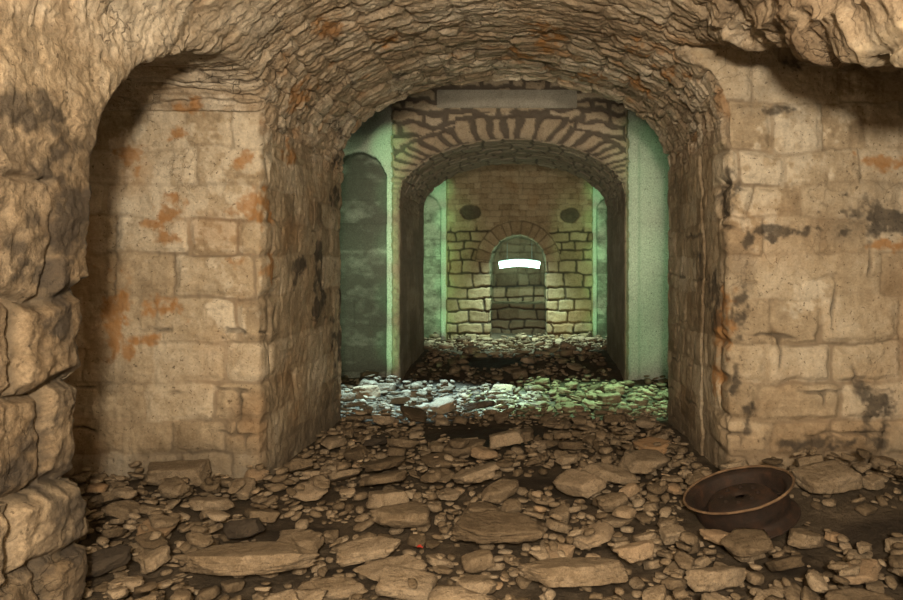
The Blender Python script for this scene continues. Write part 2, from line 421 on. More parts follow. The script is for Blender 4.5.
    # ---- second pier: small stones deep in dark mortar
    rho = np.where(z > ZS, (np.sqrt(((x-XC)/HW)**2+((z-ZS)/RISE)**2)-1)*np.where(np.abs(x-XC) < .9, RISE, 1.25), np.abs(x-XC)-HW)
    ww = fbm(x, y, z, 5.5, 3, 62)*.05
    d, r1, r2, fu, fv = C_POINT(uw+wx*1.4+wx2*1.6, z+wz*1.4+wz2*1.6+ww)
    dr, q1, q2, _, _ = C_RING(arc+wx*.8+wx2+ww*.6, rho+wz*.8+ww*.7+.03)
    ring = (rho < .43) & (z > ZS-.1) & (np.abs(N[:,1]) > .5)
    d = np.where(ring, dr, d); r1 = np.where(ring, q1, r1); r2 = np.where(ring, q2, r2)
    loss = fbm(x, y, z, 3.0, 3, 95)*.5+.5
    jw = .016+.030*loss
    js = 1-sstep(jw, jw+.014, d+grit*.008+wx2*.6)
    soff = sstep(.15, -.02, rho+wz)*(np.abs(N[:,1]) < 2)          # darker at the arch edge and soffit
    h2 = -.035*js+(r1-.5)*.03+mid*.010+fine*.006+big*.01
    j2 = js*.95; t2 = .5+(r2-.5)*.5
    side2 = np.abs(N[:,1]) < .6
    j2 = np.where(side2, j2*.12, j2); t2 = np.where(side2, t2*.5+.42, t2)  # inner jambs paler: light on them is put into the tone
    h2 = np.where(side2, h2*.3+mid*.01, h2)
    sv = side2 & (z > ZS-.2)
    j2 = np.where(sv, (1-sstep(.006, .030, dvt))*.75, j2); t2 = np.where(sv, .55+(rvt-.5)*.7+bed*.3, t2); h2 = np.where(sv, h2-.02*(1-sstep(.006, .03, dvt))+(rvt-.5)*.02, h2)
    mg = sstep(1.66, 1.78, np.abs(x-XC))*sstep(3.1, 2.7, z)
    j2 = j2*(1-.75*mg); h2 = h2*(1-.6*mg); t2 = t2-mg*.15
    # ---- back wall
    top = sstep(2.42, 2.58, z+wz)
    d, r1, r2, fu, fv = C_BACK(uw+wx*1.2+wx2, z+wz*1.2+wz2)
    e, s1, s2, _, _ = C_BACKTOP(uw+wx*1.0+wx2, z+wz*.9+wz2)
    nr = np.where(z > 1.66, np.hypot(x-XC, z-1.66)-.66, np.abs(x-XC)-.66)
    na = np.arctan2(z-1.66, x-XC)*.85
    g, g1, g2, _, _ = C_RING2(na+wx*.4, nr+wz*.3+.02)
    rg = (nr < .36) & (z > 1.7) & (y < YW+.1)
    jb = (1-sstep(.008, .034, d+wx2*.5))*(1-top)+top*(1-sstep(.004, .014, e))*.28
    jb = np.where(rg, (1-sstep(.006, .02, g))*.55, jb)
    rb = np.where(rg, g1, r1*(1-top)+s1*top); tb2 = np.where(rg, g2, r2*(1-top)+s2*top)
    h3 = -.04*jb+(rb-.5)*.035*(1-.6*top)+mid*.012+fine*.006
    t3 = .5+(tb2-.5)*.6+top*.12
    # ---- rendered panels, board marked
    d, r1, r2, fu, fv = C_PLAST(uw, z+wz*.25)
    hpl = -.006*(1-sstep(.003, .012, d))+mid*.006+fine*.003+big*.01
    jpl = (1-sstep(.002, .009, d))*.55
    run = .55*fbm(x, y, z*1.6, 6.0, 4, 101)+.5*fbm(x*2.5, y*2.5, z*.5, 2.0, 4, 97)
    tpl = .5+(r2-.5)*.35+fbm(x, y, z*2.5, 2.2, 4, 98)*.5+fbm(x, y, z*1.5, 7.0, 4, 102)*.6
    # choose by place
    hn = hp*(1-wv)+hv*wv; jn = jp*(1-wv)+jv*wv; tn = tp*(1-wv)+tv*wv
    zone2 = (y > YB0-.08) & (y < YB1+.08) & (x > -2.16) & (x < 1.57)
    zone3 = (y > YW-.08) & (x > -1.96) & (x < 1.51)
    plast = (~near) & (~zone2) & (~zone3)
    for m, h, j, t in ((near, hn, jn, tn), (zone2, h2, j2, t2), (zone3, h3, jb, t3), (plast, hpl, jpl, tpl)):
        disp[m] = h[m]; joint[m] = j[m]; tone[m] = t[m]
    # paler edge bands beside the recesses
    band = np.zeros(n, bool)
    wb = (plast & (y > YB0) & (y < YB0+.2) & (N[:,1] < -.2)) | (plast & (y > YW) & (y < YW+.17) & (N[:,1] < -.2))
    tone[wb] = .95+.35*run[wb]; joint[wb] *= .2
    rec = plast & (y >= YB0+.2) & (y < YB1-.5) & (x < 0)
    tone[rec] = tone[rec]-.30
    dark = np.zeros(n, np.float32); orange = np.zeros(n, np.float32)
    if near.any():
        i = 0
        for p, ru, rv in ORANGE:
            i += 1; orange = np.maximum(orange, blob(V, p, ru, rv, 200+i)*.95)
        for p, ru, rv in DARK:
            i += 1; dark = np.maximum(dark, blob(V, p, ru, rv, 300+i)*.95)
        for p, ru, rv in PALE:
            i += 1; tone += blob(V, p, ru, rv, 600+i)*.62
        # ochre veins scattered through the vault
        oc = sstep(.30, .55, fbm(arc*1.0, y*2.4, z, 2.2, 3, 210))*wv*.55
        orange = np.maximum(orange, np.where(near, oc*sstep(4.2, 5.2, y), 0))
        wash = sstep(-.05, .5, fbm(x, y, z, 1.7, 4, 215)+sstep(-2.4, -3.0, x)*.25)*sstep(2.7, 2.3, z)*.38*np.where(x < XC, 1, .5)
        orange = np.maximum(orange, np.where(near & (y > 3.7), wash, 0))
        grey = sstep(.18, .6, fbm(x, y, z, 2.6, 4, 220))*.35+fr*sstep(-.05, .45, fbm(x, y, z, 3.2, 4, 221)+(1.9-z)*.10)*.62
        dark = np.maximum(dark, np.where(near, grey, 0))
        # walls darker towards the foot
        dark = np.maximum(dark, np.where(near, sstep(.30, .02, z+wz*3+mid*.12)*.55, 0))
        dark = np.maximum(dark, np.where(near & (y > 3.7), opn*.75*(1-wv), 0))
        # thin crack up the right jamb
        ck = np.abs(y-6.02+fbm(z, z, z, 2.5, 3, 230)*.12)
        c = np.where(near & (x > 1.2) & (x < 1.8) & (y > 5.5) & (z < 2.5), 1-sstep(.015, .05, ck), 0)
        disp -= c*.05; dark = np.maximum(dark, c*.9)
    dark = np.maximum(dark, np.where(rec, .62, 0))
    dark = np.maximum(dark, np.where(zone2, soff*.42*sstep(.25, .6, loss+.25*(z > ZS)), 0))
    for p, a in ((at(470,212,YW), .25), (at(570,215,YW), .24)):
        b = 1-sstep(.88, 1.06, np.hypot((x-p[0])/a, (z-p[2])/(a*.72))+mid*.22); dark = np.maximum(dark, np.where(zone3, b*.95, 0)); joint = joint*(1-np.where(zone3, b, 0)); disp -= np.where(zone3, b*.06, 0)
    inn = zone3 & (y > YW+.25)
    tone[inn] -= .25; tone[inn & (z > .68) & (z < 1.02)] += .55; dark[inn & (z > 1.05)] = np.maximum(dark[inn & (z > 1.05)], .45); joint[inn & (z > 1.2)] *= .3; dark[inn & (z < .68)] = np.maximum(dark[inn & (z < .68)], .55)  # glow on the ledge course is put into its paler tone
    moss = sstep(.15, .5, fbm(x, y, z, 1.6, 4, 240))
    orange = np.maximum(orange, np.where(zone3 & (y < YW+.1), moss*.25, 0))
    return disp, np.stack([np.clip(tone, -.2, 1.4), np.clip(joint, 0, 1), np.clip(dark, 0, 1), np.clip(orange, 0, 1)], 1)

ctr = V0[Q0].mean(1)
fine_m = (ctr[:,1] > 1.9) & (ctr[:,1] < 7.72) & (ctr[:,0] > -3.8) & (ctr[:,0] < 3.5)
far_m = (ctr[:,1] >= 7.72) & (ctr[:,0] > -3.6) & (ctr[:,0] < 3.3)
rest_m = ~(fine_m | far_m)
def emit_shell(V, Q, pieces):
    N = vnormals(V, Q); d, s = dress(V, N)
    W = V+N*d[:,None]
    c = V[Q].mean(1); nq = N[Q].mean(1)
    left = np.ones(len(Q), bool)
    for name, mat, test in pieces:
        m = left & test(c, nq); left &= ~m
        if not m.any(): continue
        u, inv = np.unique(Q[m], return_inverse=True)
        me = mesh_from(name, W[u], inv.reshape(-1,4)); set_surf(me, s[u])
        tag(link(name, me, M[mat]), kind='structure')
is_vault = lambda c, n: (c[:,2] > 2.50) & (np.abs(n[:,1]) < .80)
emit_shell(*subdivide(V0, Q0[fine_m], 2), [
    ('ceiling', 'vault', is_vault),
    ('wall_left', 'front', lambda c, n: (c[:,0] < XC) & (c[:,1] < 3.7)),
    ('wall_middle_left', 'pier', lambda c, n: c[:,0] < XC),
    ('wall_right', 'pier', lambda c, n: c[:,0] >= XC)])
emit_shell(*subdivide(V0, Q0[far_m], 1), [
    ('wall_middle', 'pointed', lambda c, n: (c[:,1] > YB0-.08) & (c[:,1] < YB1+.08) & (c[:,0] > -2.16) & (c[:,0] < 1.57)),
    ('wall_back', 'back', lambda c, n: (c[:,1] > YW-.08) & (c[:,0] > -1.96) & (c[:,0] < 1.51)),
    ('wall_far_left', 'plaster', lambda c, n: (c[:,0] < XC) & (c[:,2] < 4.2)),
    ('wall_far_right', 'plaster', lambda c, n: (c[:,0] >= XC) & (c[:,2] < 4.2)),
    ('ceiling_far', 'plaster', lambda c, n: c[:,2] >= 4.2)])
emit_shell(*subdivide(V0, Q0[rest_m], 0), [('wall_rear', 'pier', lambda c, n: c[:,1] < 7.72), ('wall_side', 'plaster', lambda c, n: c[:,1] > 0)])

# ------------------------------------------------------------------ ground
CE = .015
GX0, GX1, GY0, GY1 = -4.2, 3.9, 2.2, 17.6
gx = np.arange(GX0, GX1, CE); gy = np.arange(GY0, GY1, CE)
def ground(x, y):
    h = np.interp(y, [2, 5, 7.6, 9, 10.7, 12, 13.5, 16.5, 18], [-.07,-.08,-.12,-.28,-.30,-.12,-.08,-.17,-.05])
    z = np.zeros_like(x)
    h = h+fbm(x, y, z, .9, 2, 500)*.05+fbm(x, y, z, 3.5, 3, 501)*.022+fbm(x, y, z, 14, 3, 502)*.010
    h = h+.20*np.exp(-((x-2.05)/.75)**2-((y-4.75)/.40)**2)+.06*np.exp(-((x-2.3)/.6)**2-((y-4.1)/.5)**2)
    h = h+.03*np.exp(-((x+2.7)/.8)**2-((y-5.2)/.35)**2)
    h = h-.05*np.exp(-((x-1.9)/.45)**2-((y-3.9)/.3)**2)
    return h
GXX, GYY = np.meshgrid(gx, gy, indexing='ij')
H = ground(GXX.ravel(), GYY.ravel()).reshape(GXX.shape)
GH = H.copy()
def grid_mesh(name, X, Y, Z, mat):
    n, m = X.shape
    i = np.arange(n*m).reshape(n, m)
    q = np.stack([i[:-1,:-1], i[1:,:-1], i[1:,1:], i[:-1,1:]], -1).reshape(-1,4)
    me = mesh_from(name, np.stack([X, Y, Z], -1).reshape(-1,3), q)
    set_surf(me, np.tile([.5,0,0,0], (n*m,1)))
    return link(name, me, M[mat])
# the ground ends just behind the faces of the walls
bx, by = np.meshgrid(np.arange(-4.6, 4.5, .1), np.arange(-3.2, 2.25, .1), indexing='ij')
tag(grid_mesh('floor', bx, by, np.full(bx.shape, -.03), 'soil'), kind='structure')
WALL = np.concatenate([air(GXX[a:a+64], GYY[a:a+64], np.full(GXX[a:a+64].shape, .15)) for a in range(0, len(gx), 64)])
H[WALL > -.085] = 50.0

# ------------------------------------------------------------------ stones
def ico(level):
    import bmesh
    bm = bmesh.new(); bmesh.ops.create_icosphere(bm, subdivisions=level, radius=1)
    bm.verts.ensure_lookup_table()
    v = np.array([q.co[:] for q in bm.verts]); f = np.array([[w.index for w in p.verts] for p in bm.faces]); bm.free()
    return v/np.linalg.norm(v, axis=1, keepdims=True), f
ICO = {k: ico(k) for k in (2,3,4,5)}
def polytope(r, kind):
    """Facets of a broken stone with half extents about 1: n.x <= d."""
    n = [(0,0,1),(0,0,-1)]; d = [1,1]
    if kind == 'block':
        base = r.uniform(0, .1)
        for k in range(4):
            a = base+k*math.pi/2+r.uniform(-.14,.14); n.append((math.cos(a), math.sin(a), r.uniform(-.12,.12))); d.append(1)
        m = 5
    else:
        ks = r.integers(5, 8); a0 = r.uniform(0, 6.28)
        for k in range(ks):
            a = a0+k*2*math.pi/ks+r.uniform(-.35,.35); n.append((math.cos(a), math.sin(a), r.uniform(-.25,.25))); d.append(r.uniform(.78,1.0))
        m = 7
    for k in range(m):
        v = r.normal(size=3); v /= np.linalg.norm(v); n.append(tuple(v)); d.append(r.uniform(.92,1.25) if kind != 'block' else r.uniform(1.15,1.5))
    n = np.array(n, float); n /= np.linalg.norm(n, axis=1, keepdims=True)
    return n, np.array(d, float)
def rock_verts(n, d, level, seed, rough, sharp=26):
    D, f = ICO[level]
    q = np.maximum(D@n.T, 1e-4)/d
    r = (q**sharp).sum(1)**(-1/sharp)
    o = seed*1.37
    a = (fbm(D[:,0]+o, D[:,1], D[:,2], 1.6, 2, 31)*.5+.5)*rough
    if level > 2: a = a+(ridged(D[:,0]+o, D[:,1], D[:,2], 4.0, 3, 33)*.5+.5)*rough*.8
    if level > 3: a = a+(fbm(D[:,0]+o, D[:,1], D[:,2], 14, 2, 34)*.5+.5)*rough*.25
    return D*(r*(1-np.clip(a, 0, .5)))[:,None], f
def rotm(yaw, nx, ny):
    z = np.array([-nx, -ny, 1.0]); z /= np.linalg.norm(z)
    c, s = math.cos(yaw), math.sin(yaw); x = np.array([c, s, 0]); x -= z*(x@z); x /= np.linalg.norm(x)
    return np.stack([x, np.cross(z, x), z], 1)
def drop(n, d, S, x, y, yaw, r, tilt=.03, maxslope=.30, maxgap=None, maxtop=None, R=None):
    """Let the stone down at x,y until it touches; returns its rotation and height, or None where it finds no seat."""
    rad = max(S[0], S[1])*1.25
    i0, i1 = int((x-rad-GX0)/CE), int((x+rad-GX0)/CE)+1; j0, j1 = int((y-rad-GY0)/CE), int((y+rad-GY0)/CE)+1
    if i0 < 0 or j0 < 0 or i1 >= len(gx) or j1 >= len(gy): return None
    X = (gx[i0:i1]-x)[:,None]; Y = (gy[j0:j1]-y)[None,:]
    h = H[i0:i1, j0:j1]
    c, s = math.cos(yaw), math.sin(yaw)
    ins = ((X*c+Y*s)/S[0])**2+((-X*s+Y*c)/S[1])**2 < 1
    if R is None:
        if ins.sum() >= 6:
            hh = h[ins]
            if hh.max() > 10: return None
            XX = np.broadcast_to(X, h.shape)[ins]; YY = np.broadcast_to(Y, h.shape)[ins]
            w = np.exp((hh-hh.max())/.03)          # it leans on the high points
            A = np.stack([XX, YY, np.ones_like(XX)], 1)*w[:,None]
            sol = np.linalg.lstsq(A.T@A+np.eye(3)*1e-5, A.T@(hh*w), rcond=None)[0]
            sx, sy = np.clip(sol[:2], -maxslope, maxslope)
        else: sx = sy = 0
        R = rotm(yaw, sx+r.normal()*tilt, sy+r.normal()*tilt)
    n2 = (n/S)@R.T; k = np.linalg.norm(n2, axis=1); n2 = n2/k[:,None]; d2 = d/k
    bot = np.full(h.shape, -9.0); topz = np.full(h.shape, 9.0); ok = np.ones(h.shape, bool)
    for a, b in zip(n2, d2):
        v = (b-a[0]*X-a[1]*Y)
        if a[2] > .02: topz = np.minimum(topz, v/a[2])
        elif a[2] < -.02: bot = np.maximum(bot, v/a[2])
        else: ok &= v > 0
    ok &= topz > bot
    if ok.sum() < 2: return None
    z = (h[ok]-bot[ok]).max()+.007
    if z > 10: return None
    gap = (z+bot[ok]-h[ok]).mean()
    if maxgap is not None and gap > maxgap: return None
    if maxtop is not None and z+S[2]*.6-GH[i0:i1, j0:j1][ok].mean() > maxtop: return None
    h[ok] = np.maximum(h[ok], z+topz[ok])
    return R, z

STONES = []     # dicts: n,d,S,R,pos,kind,tone,hand
def on_floor(px, py):
    d = EYE*F/(py-PY)
    for _ in range(40):
        x = (px-PX)*d/F; g = float(ground(np.array([x]), np.array([d]))[0])+.04
        d = .7*d+.3*(EYE-g)*F/(py-PY)
    return (px-PX)*d/F, d

# the wheel rim goes down first, everything else settles round it
WR, WH = .352, .110
ang = np.linspace(0, 2*math.pi, 28, endpoint=False)
wn = np.concatenate([np.stack([np.cos(ang), np.sin(ang), 0*ang], 1), [[0,0,1],[0,0,-1]]]); wd = np.ones(30)
wx_, wy_ = on_floor(742, 517)
wR = rotm(.4, .29, .03)
wz_ = drop(wn, wd, np.array([WR, WR, WH]), wx_, wy_, 0, rng, R=wR)[1]-.085
print('wheel', wx_, wy_, wz_)
WHEEL_AT, WHEEL_R = np.array([wx_, wy_, wz_]), wR

# px, py, width px, height px, kind, tone, yaw, label, short name
HAND = [
 (506,450,36,20,'block',.72,.1,'squared orange tan block standing alone on the dark mud in the arch mouth','squared tan block'),
 (470,445,25,12,'slab',.62,.0,'small flat pale stone on dark mud, beside the squared tan block','flat pale mud stone'),
 (536,452,20,13,'slab',.60,.5,'small wedge stone lying close against the squared tan block','wedge stone'),
 (568,465,27,13,'slab',.62,.2,'flat tapered tan stone on dark mud beyond the loaf shaped stone','tapered tan stone'),
 (595,485,35,14,'slab',.66,-.1,'long loaf shaped pale stone at the edge of the dark mud','loaf shaped stone'),
 (402,452,32,16,'slab',.42,.2,'brown slab at the foot of the passage wall','brown passage slab'),
 (436,450,16,10,'block',.45,.4,'small blunt brown stone on the mud near the passage wall','blunt brown stone'),
 (317,479,27,13,'block',.74,-.15,'orange brick shaped stone lying among grey chips below the corner pier','brick shaped orange stone'),
 (392,512,42,24,'block',.58,.2,'rounded brown block with a flat top in mid floor','rounded flat topped block'),
 (348,499,21,11,'slab',.72,-.2,'small pale almond shaped stone beside the dark hollow in the floor','almond shaped stone'),
 (511,518,32,22,'slab',.46,.9,'rounded grey brown stone beyond the great grey slab','rounded grey brown stone'),
 (490,550,112,30,'slab',.30,.12,'great grey slab veined with dark lines, widest stone of the mid floor','great grey slab'),
 (440,560,36,16,'slab',.60,.0,'small wedge of tan stone tucked under the great grey slab','tucked tan wedge'),
 (374,562,80,22,'slab',.64,.25,'tan slab with a raised pointed end lying on a longer slab','pointed tan slab'),
 (392,577,110,20,'slab',.62,-.12,'long narrow tan slab lying across the front of the rubble','long narrow slab'),
 (408,596,60,20,'block',.66,.05,'squared tan slab end with a straight edge below the long narrow slab','squared slab end'),
 (324,565,40,28,'block',.56,.5,'bulky rounded block beside the dark hollow in the floor','bulky rounded block'),
 (362,550,34,18,'slab',.42,.7,'angular brown stone between the bulky block and the pointed tan slab','angular brown stone'),
 (338,597,76,18,'slab',.52,.1,'broad brown slab cut by the lower edge beside the squared slab end','broad brown slab'),
 (492,571,28,9,'slab',.62,.1,'small oblong pale stone lying before the great grey slab','small oblong stone'),
 (575,592,120,36,'slab',.52,.15,'huge flat tan slab with crumbled edges at the front of the floor','huge flat slab'),
 (643,568,42,26,'slab',.78,.3,'oval orange slab lying flat before the pale boulder and the wheel','oval orange slab'),
 (672,545,26,21,'block',.66,.4,'blocky pale stone close to the rusty wheel','blocky pale stone'),
 (650,545,28,12,'slab',.60,.0,'low pale stone leaning toward the blocky pale stone','low pale stone'),
 (562,525,30,24,'slab',.54,1.2,'upright brown slab with a broken face in mid floor','upright brown slab'),
 (630,497,25,17,'slab',.80,.6,'smooth pale rounded stone between the loaf stone and the wheel','smooth pale stone'),
 (617,512,42,22,'slab',.46,.3,'wide grey brown slab below the smooth pale stone','wide grey brown slab'),
 (715,592,78,34,'slab',.62,.25,'large smooth pale slab in front of the rusty wheel','large smooth pale slab'),
 (722,553,44,19,'slab',.84,.4,'long ochre stone lying right under the rim of the wheel','long ochre stone'),
 (747,558,32,20,'block',.50,.2,'grey cube like stone beside the long ochre stone','grey cube like stone'),
 (698,545,22,11,'slab',.72,-.3,'pale flake lying at the foot of the rusty wheel','pale flake'),
 (800,548,52,24,'slab',.52,.3,'flat grey tan slab between the wheel and the dark soil patch','flat soil edge slab'),
 (834,540,17,13,'block',.86,.2,'small ochre lump at the edge of the dark soil patch','small ochre lump'),
 (898,551,24,22,'block',.70,.3,'rust coloured stone on the far rim of the dark soil patch','rust coloured stone'),
 (108,575,64,24,'slab',.02,.75,'dark soot coloured pointed slab leaning at the foot of the pier','dark pointed slab'),
 (118,598,66,28,'slab',.60,.1,'broad pale slab below the dark pointed slab','broad pale slab'),
 (245,592,150,34,'slab',.52,.05,'very long flat slab reaching from the pier to the bulky block','very long flat slab'),
 (155,573,34,28,'slab',.58,1.0,'chunky grey tan stone beside the dark pointed slab','chunky grey stone'),
 (176,485,62,26,'block',.56,.05,'fallen ashlar block lying at the foot of the stained pier','fallen ashlar block'),
 (206,512,46,17,'slab',.60,.05,'flat rectangular tan slab before the fallen ashlar block','flat rectangular slab'),
 (296,537,42,15,'slab',.58,.2,'smooth tongue shaped stone jutting over the dark hollow','tongue shaped stone'),
 (256,556,32,17,'slab',.54,.1,'rounded tan cobble above the very long flat slab','rounded tan cobble'),
 (228,566,28,22,'block',.48,.7,'triangular brown stone resting behind the very long flat slab','triangular brown stone'),
 (200,549,26,18,'slab',.52,.9,'pale pitted stone behind the chunky grey stone','pale pitted stone'),
 (826,492,60,26,'block',.58,.2,'big crumbling boulder on the rubble bank beside the wheel','crumbling boulder'),
 (868,490,30,20,'block',.62,.5,'pale broken stone atop the rubble bank by the wall','pale bank stone'),
 (519,377,16,11,'block',.46,.2,'brown block at the threshold of the second arch','brown threshold block'),
 (502,389,26,13,'slab',.80,.1,'whitish slab on green lit rubble before the second arch','whitish lit slab'),
 (408,384,24,11,'slab',.80,.1,'whitish slab on green lit rubble at the foot of the second pier','pier foot slab'),
]
CLEAR = np.zeros(H.shape, bool)      # tops of the big slabs stay clear of chips
def mark(S, x, y, yaw):
    rad = max(S[0], S[1])
    i0, i1 = int((x-rad-GX0)/CE), int((x+rad-GX0)/CE)+1; j0, j1 = int((y-rad-GY0)/CE), int((y+rad-GY0)/CE)+1
    X = (gx[i0:i1]-x)[:,None]; Y = (gy[j0:j1]-y)[None,:]
    c, s = math.cos(yaw), math.sin(yaw)
    CLEAR[i0:i1, j0:j1] |= ((X*c+Y*s)/S[0])**2+((-X*s+Y*c)/S[1])**2 < 1.1
def covered(x, y):
    return CLEAR[min(int((x-GX0)/CE), len(gx)-1), min(int((y-GY0)/CE), len(gy)-1)]
# dark bare patches where few stones lie: x, y, rx, ry
BARE = [(*on_floor(480,432), .75, .55), (*on_floor(300,528), .30, .16), (*on_floor(882,528), .40, .22), (*on_floor(540,480), .35, .25), (*on_floor(345,565), .2, .06), (*on_floor(250,470), .3, .1), (*on_floor(800,560), .2, .1), (-.6, 12.2, .8, .6)]
def bare(x, y):
    return max(math.exp(-((x-a)/c)**2-((y-b)/e)**2) for a, b, c, e in BARE)
def scatter(count, smin_, smax, x0, x1, y0, y1, pw, avoid, maxgap, maxtop, seed, keepoff=.97):
    r = np.random.default_rng(seed); n_ok = 0
    for t in range(count):
        x, y = r.uniform(x0, x1), r.uniform(y0, y1)
        s = smin_+(smax-smin_)*r.random()**pw
        bv = bare(x, y)+.25*math.sin(9*x+4*y)*math.sin(7*y-5*x)*.6
        if bv > .42 and r.random() < .985 or r.random() < avoid*bv: continue
        # keep to what the frame can show, with a little over at the sides
        px = PX+x*F/y
        if px < -140 or px > 1040: continue
        kind = 'block' if r.random() < .22 else 'slab'
        n, d = polytope(r, kind)
        W = s*.5
        S = np.array([W, W*r.uniform(.55,.9), W*(r.uniform(.17,.36) if kind == 'slab' else r.uniform(.32,.55))])
        yaw = r.uniform(-math.pi, math.pi)
        if covered(x, y) and r.random() < keepoff: continue
        got = drop(n, d, S, x, y, yaw, r, tilt=.05, maxgap=maxgap*s, maxtop=maxtop)
        if not got: continue
        n_ok += 1
        STONES.append(dict(n=n, d=d, S=S, R=got[0], pos=(x, y, got[1]), kind=kind, tone=float(np.clip(r.normal(.50,.17), .05, .95)), seed=1000+seed*1000+t))
    print('scatter', seed, n_ok)
bd = np.zeros(GXX.shape)
for a_, b_, c_, e_ in BARE: bd = np.maximum(bd, np.exp(-((GXX-a_)/c_)**2-((GYY-b_)/e_)**2))
bd = sstep(.25, .75, bd+fbm(GXX.ravel(), GYY.ravel(), GXX.ravel()*0, 3.0, 4, 520).reshape(GXX.shape)*.35)
fo = grid_mesh('floor', GXX, GYY, GH, 'soil')
sf = np.tile(np.array([.5,0,0,0], np.float32), (GXX.size, 1)); sf[:,2] = bd.ravel()
fo.data.attributes['surf'].data.foreach_set('color', sf.ravel())
tag(fo, kind='structure')
scatter(4200, .04, .12, -3.6, 3.3, 2.5, 8.0, 1.3, .92, .30, .10, 6, 0)
for i, (px, py, w, hh, kind, tone, yaw, label, short) in enumerate(HAND):
    r = np.random.default_rng(900+i)
    x, y = on_floor(px, py)
    W = w*y/F*.5*1.06; T = max(.022, min(hh*y/F*.36, W*.75)); 
    D = W*(.62 if kind == 'slab' else .72)
    if w > 60: D = W*.50
    if T > .06 and kind == 'slab': T = .045+.3*(T-.045)
    S = np.array([W, D, T])
    n, d = polytope(r, kind)
    best = None
    for s in (1, .92, .84, .76, .68, .6, .5, .4):
        for jx, jy in ((0,0), (.03,0), (-.03,0), (0,.03), (0,-.03), (0,.06)):
            keepH = H.copy()
            got = drop(n, d, S*s, x+jx, y+jy, yaw, r, tilt=.02, maxslope=.20)
            if not got: continue
            up = got[1]-T*s-float(ground(np.array([x+jx]), np.array([y+jy]))[0])
            cost = max(0, up-.055)*10+(1-s)+(abs(jx)+abs(jy))*.5
            if best is None or cost < best[0]: best = (cost, got, H.copy(), s, x+jx, y+jy)
            H[:] = keepH
        if best and best[0] < (1-s)+.09: break
    got = best and best[1]
    if got: H[:] = best[2]; s, x, y = best[3:]
    if not got: print('no seat', label); continue
    mark(S*s, x, y, yaw)
    STONES.append(dict(n=n, d=d, S=S*s, R=got[0], pos=(x, y, got[1]), kind=kind, tone=tone, label=label, short=short, seed=i))

scatter(2600, .17, .46, -3.6, 3.3, 2.5, 7.9, 2.0, .97, .22, .19, 1)
scatter(900, .14, .50, -2.6, 2.3, 2.55, 4.3, 1.2, .9, .25, .17, 7)
scatter(1400, .07, .20, -2.6, 2.3, 2.55, 4.2, 1.3, .9, .3, .16, 8)
scatter(5200, .08, .20, -3.6, 3.3, 2.5, 8.0, 1.5, .90, .28, .17, 2)
scatter(1800, .10, .36, -3.4, 2.9, 7.8, 16.4, 2.0, .75, .22, .22, 3)
scatter(15000, .025, .09, -3.4, 3.2, 2.6, 8.0, 1.5, .70, .40, .16, 4)
scatter(3500, .05, .14, -3.2, 2.8, 7.9, 16.4, 1.5, .6, .35, .24, 5)

EXEC_LABELS = True
def size_on_frame(s):
    x, y, z = s['pos']; px, py = PX+x*F/y, PY+(EYE-z)*F/y
    inside = -20 < px < 923 and py < 612
    # a stone hidden behind the piers does not count
    if y > YA0+.1 and not (343 < px < 668): inside = False
    if y > YB0 and not (405 < px < 622): inside = False
    w = s['S'][0]*s['S'][1]/(y*y)
    return w if inside else 0
rest = [s for s in STONES if 'label' not in s]
rest.sort(key=size_on_frame, reverse=True)
N_SINGLE = 300-sum('label' in s for s in STONES)
single, loose = rest[:N_SINGLE], rest[N_SINGLE:]
hand = [s for s in STONES if 'label' in s]
print('stones', len(hand), len(single), len(loose))
def build_stone(s, level):
    v, f = rock_verts(s['n'], s['d'], level, s['seed'] % 977, .13 if s['kind'] == 'block' else .17, 30)
    v = v*s['S']
    return v, f
def stone_object(s, level):
    v, f = build_stone(s, level)
    me = mesh_from('stone', v, f)
    t = s['tone']
    w = np.tile([t,0,0,0], (len(v),1)).astype(np.float32)
    if t > .7: w[:,3] = (t-.7)*2.2
    if t < .1: w[:,2] = .8
    set_surf(me, w)
    o = link('stone', me, M['rock'])
    m = np.eye(4); m[:3,:3] = s['R']; m[:3,3] = s['pos']
    o.matrix_world = Matrix(m.tolist())
    return o
for s in hand:
    o = stone_object(s, 5 if s['S'][0] > .22 else 4)
    tag(o, s['label'], 'stone', 'large stones of the rubble floor')
def look(s):
    t = s['tone']
    tone = 'dark brown' if t < .28 else 'brown' if t < .43 else 'grey tan' if t < .55 else 'tan' if t < .66 else 'pale' if t < .76 else 'ochre'
    w = s['S'][0]*2
    size = 'small' if w < .17 else 'medium' if w < .27 else 'large'
    flat = s['S'][2]/s['S'][0]
    shape = 'block' if s['kind'] == 'block' else 'flat slab' if flat < .25 else 'wedge'
    return f'{size} {tone} {shape}'
MARKS = [(h['pos'], h['short']) for h in hand]+[(tuple(WHEEL_AT), 'rusty wheel')]
ORD = ['next', 'second', 'third', 'fourth', 'fifth']
def sector(p, q):
    dx, dy = q[0]-p[0], q[1]-p[1]
    if abs(dy) >= abs(dx): return 'behind' if dy > 0 else 'before'
    return 'wall' if dx < 0 else 'open'
TAKEN = set()
everyone = [t['pos'] for t in hand+single]
